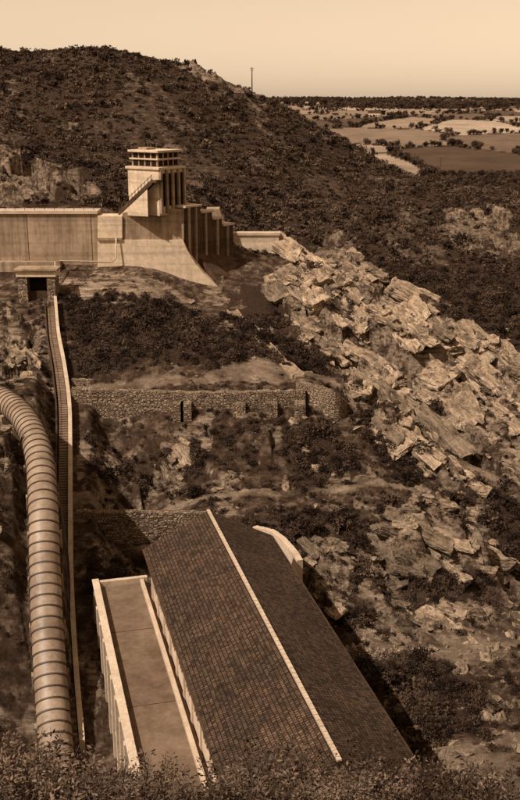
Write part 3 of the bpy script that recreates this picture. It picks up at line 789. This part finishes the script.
def sprism(nm,d0,d1,up,dn,mat):
    T.prism(nm,[(.0,z_(180)+up),(10.2,z_(180)-7.4+up),(10.2,z_(180)-7.4-dn),(0,z_(180)-dn)],sg*d0,sg*d1,mat,tw)
sprism('stair_string',-2.3,-2.02,.35,.7,M_conc_d)
T.prism('stair_wall',[(1.5,z_(180)-1.9),(10.1,z_(180)-8.1),(10.1,z_(216)),(1.5,z_(216))],sg*-2.2,sg*-2.05,M_conc_l,tw)
for i in range(11): tbl(.3+i*.95,.38+i*.95,-2.2,-2.1,z_(180)-i*.69,z_(180)-i*.69+1.2)
boxes('stair_posts',o,M_wood,tw)
sprism('stair_rail',-2.2,-2.1,1.25,-1.15,M_wood)
tb('landing',-1.2,.08,-2.3,-.003,z_(182),z_(180)+.1,M_conc_d)
gh=empty('gatehouse')
G=Fr(*W(18,290,211)[:2],1,0)
zg=lambda v:slope(v)*211
G.box('left_pier',0,2.0,0,4,-48,zg(277),M_stone,gh); G.box('right_pier',6.2,8.0,0,4,-48,zg(277),M_stone,gh)
G.box('back_wall',2.0,6.2,2.5,4,-48,zg(277),M_dark,gh)
G.box('lintel',-.2,8.2,-.2,4.2,zg(277)+.003,zg(271),M_conc_l,gh)
G.box('roof_slab',-.6,8.6,-.6,4.6,zg(271)+.003,zg(269),M_conc,gh)
G.box('gate_leaf',2.01,6.19,1.2,1.5,-48,zg(292),M_wood,gh)
wpz=empty('service_pipe')
tube('run',[W(55,290,216),W(55,262,220),W(60,261,222.0),W(112,262,222.4),W(116,258,223.0),W(116,238,223.4)],.16,M_trim,wpz,8)
# ------------------------------------------------------------------ retaining walls
def wall(name,pts,wd,dn,mat,jag=.12,n=10):
    e=empty(name); P=catmull([W(*p) for p in pts],n); ribbon('masonry',P,wd,dn,mat,e,jag=jag); return e,P
e,P=wall('stone_retaining_wall',[(72,388,161),(130,390,161),(200,392,160),(260,391,160),(305,390,161)],1.2,8,M_stone)
bt=[]
for u in (178,186,240,272,300):
    x,y,z=W(u,404,158.6); bt.append((XY,x-.9,x+.9,y-.7,y+2.2,z-8,z+.2))
boxes('buttresses',bt,M_stone,e)
e,P=wall('stone_bastion_wall',[(298,382,163.5),(318,386,160.5),(334,392,159),(343,402,160.5),(344,404,166)],1.2,9,M_stone)
e,P=wall('stone_retaining_wall',[(76,510,134),(120,511,134),(200,512,133.8),(222,515,133.4)],1.0,5.0,M_stone_d)
e,P=wall('upper_terrace_wall',[(72,379,168),(120,380,167),(190,382,166.5)],.7,2.2,M_stone)
e,P=wall('parapet_wall',[(255,526,126),(275,532,122.5),(292,548,118.5),(300,560,116)],.8,6,M_trim,.05)
e,P=wall('ruined_stone_wall',[(352,646,107),(385,650,106),(420,650,106.5),(440,647,108)],.8,2.5,M_stone,.4)
def steps(name,pts,wd,mat):
    e=empty(name); P=catmull([hit(u,v) for u,v in pts],8); o=[]
    L1=[];L2=[]
    for i in range(len(P)-1):
        a,b=P[i],P[i+1]; za=max(Hs(a[0],a[1]),a[2]-1.5)+.15; zb=max(Hs(b[0],b[1]),b[2]-1.5)+.15
        l=math.hypot(b[0]-a[0],b[1]-a[1]); f=Fr(a[0],a[1],b[0]-a[0],b[1]-a[1]); n=max(1,int(l/.6))
        for k in range(n):
            z=za+(zb-za)*k/n; o.append((f,l*k/n,l*(k+1)/n-.02,-wd/2,wd/2,z-1.2,z))
        nn=np.array([f.p[0],f.p[1],0])*(wd/2+.2); c0=np.array([a[0],a[1],za+.35]); L1.append(c0+nn);L2.append(c0-nn)
    boxes('treads',o,mat,e); ribbon('string_a',L1,.3,1.8,M_conc,e); ribbon('string_b',L2,.3,1.8,M_conc,e)
steps('hillside_stairway',[(232,312),(262,345),(290,370),(300,380)],1.8,M_conc)
def farmhouse(u,v,Y,L,wd,h,ang):
    x,y,z=W(u,v,Y); z=Hs(x,y)-1; e=empty('farmhouse'); f=Fr(x,y,math.cos(ang),math.sin(ang))
    f.box('walls',0,L,0,wd,z,z+h,M_white,e)
    f.prismt('gable_and_roof',[(-.4,z+h+.01),(wd+.4,z+h+.01),(wd/2,z+h+wd*.42)],-.4,L+.4,M_roof,e)
    f.box('chimney',L*.2,L*.2+.9,wd/2-.4,wd/2+.4,z+h,z+h+wd*.42+1.2,M_stone,e)
    boxes('openings',[(f,L*q,L*q+1.2,-.06,-.01,z+1.5,z+3.2) for q in(.15,.4,.65,.85)],M_dark,e)
farmhouse(330,104,1900,16,8,6,.2); farmhouse(368,112,1150,14,7,5,-.3); farmhouse(402,106,1700,18,9,6,.1); farmhouse(472,104,2000,20,9,7,0)
def pole(u,v,Y,h,arm=True):
    x,y,z=W(u,v,Y); z=Hs(x,y); e=empty('telegraph_pole')
    tube('shaft',[(x,y,z-1),(x,y,z+h*.5),(x,y,z+h)],[.26,.22,.17],M_wood,e,8)
    if arm:
        boxes('crossarms',[(XY,x-.9,x+.9,y-.07,y+.07,z+h-.6,z+h-.45),(XY,x-.7,x+.7,y-.07,y+.07,z+h-1.3,z+h-1.15)],M_wood,e)
        boxes('insulators',[(XY,x+d-.06,x+d+.06,y-.06,y+.06,z+h-.449,z+h-.2) for d in(-.8,-.4,.4,.8)],M_trim,e)
pole(252,92,428,11); pole(440,175,560,13); pole(100,100,400,6,False)
print('done')
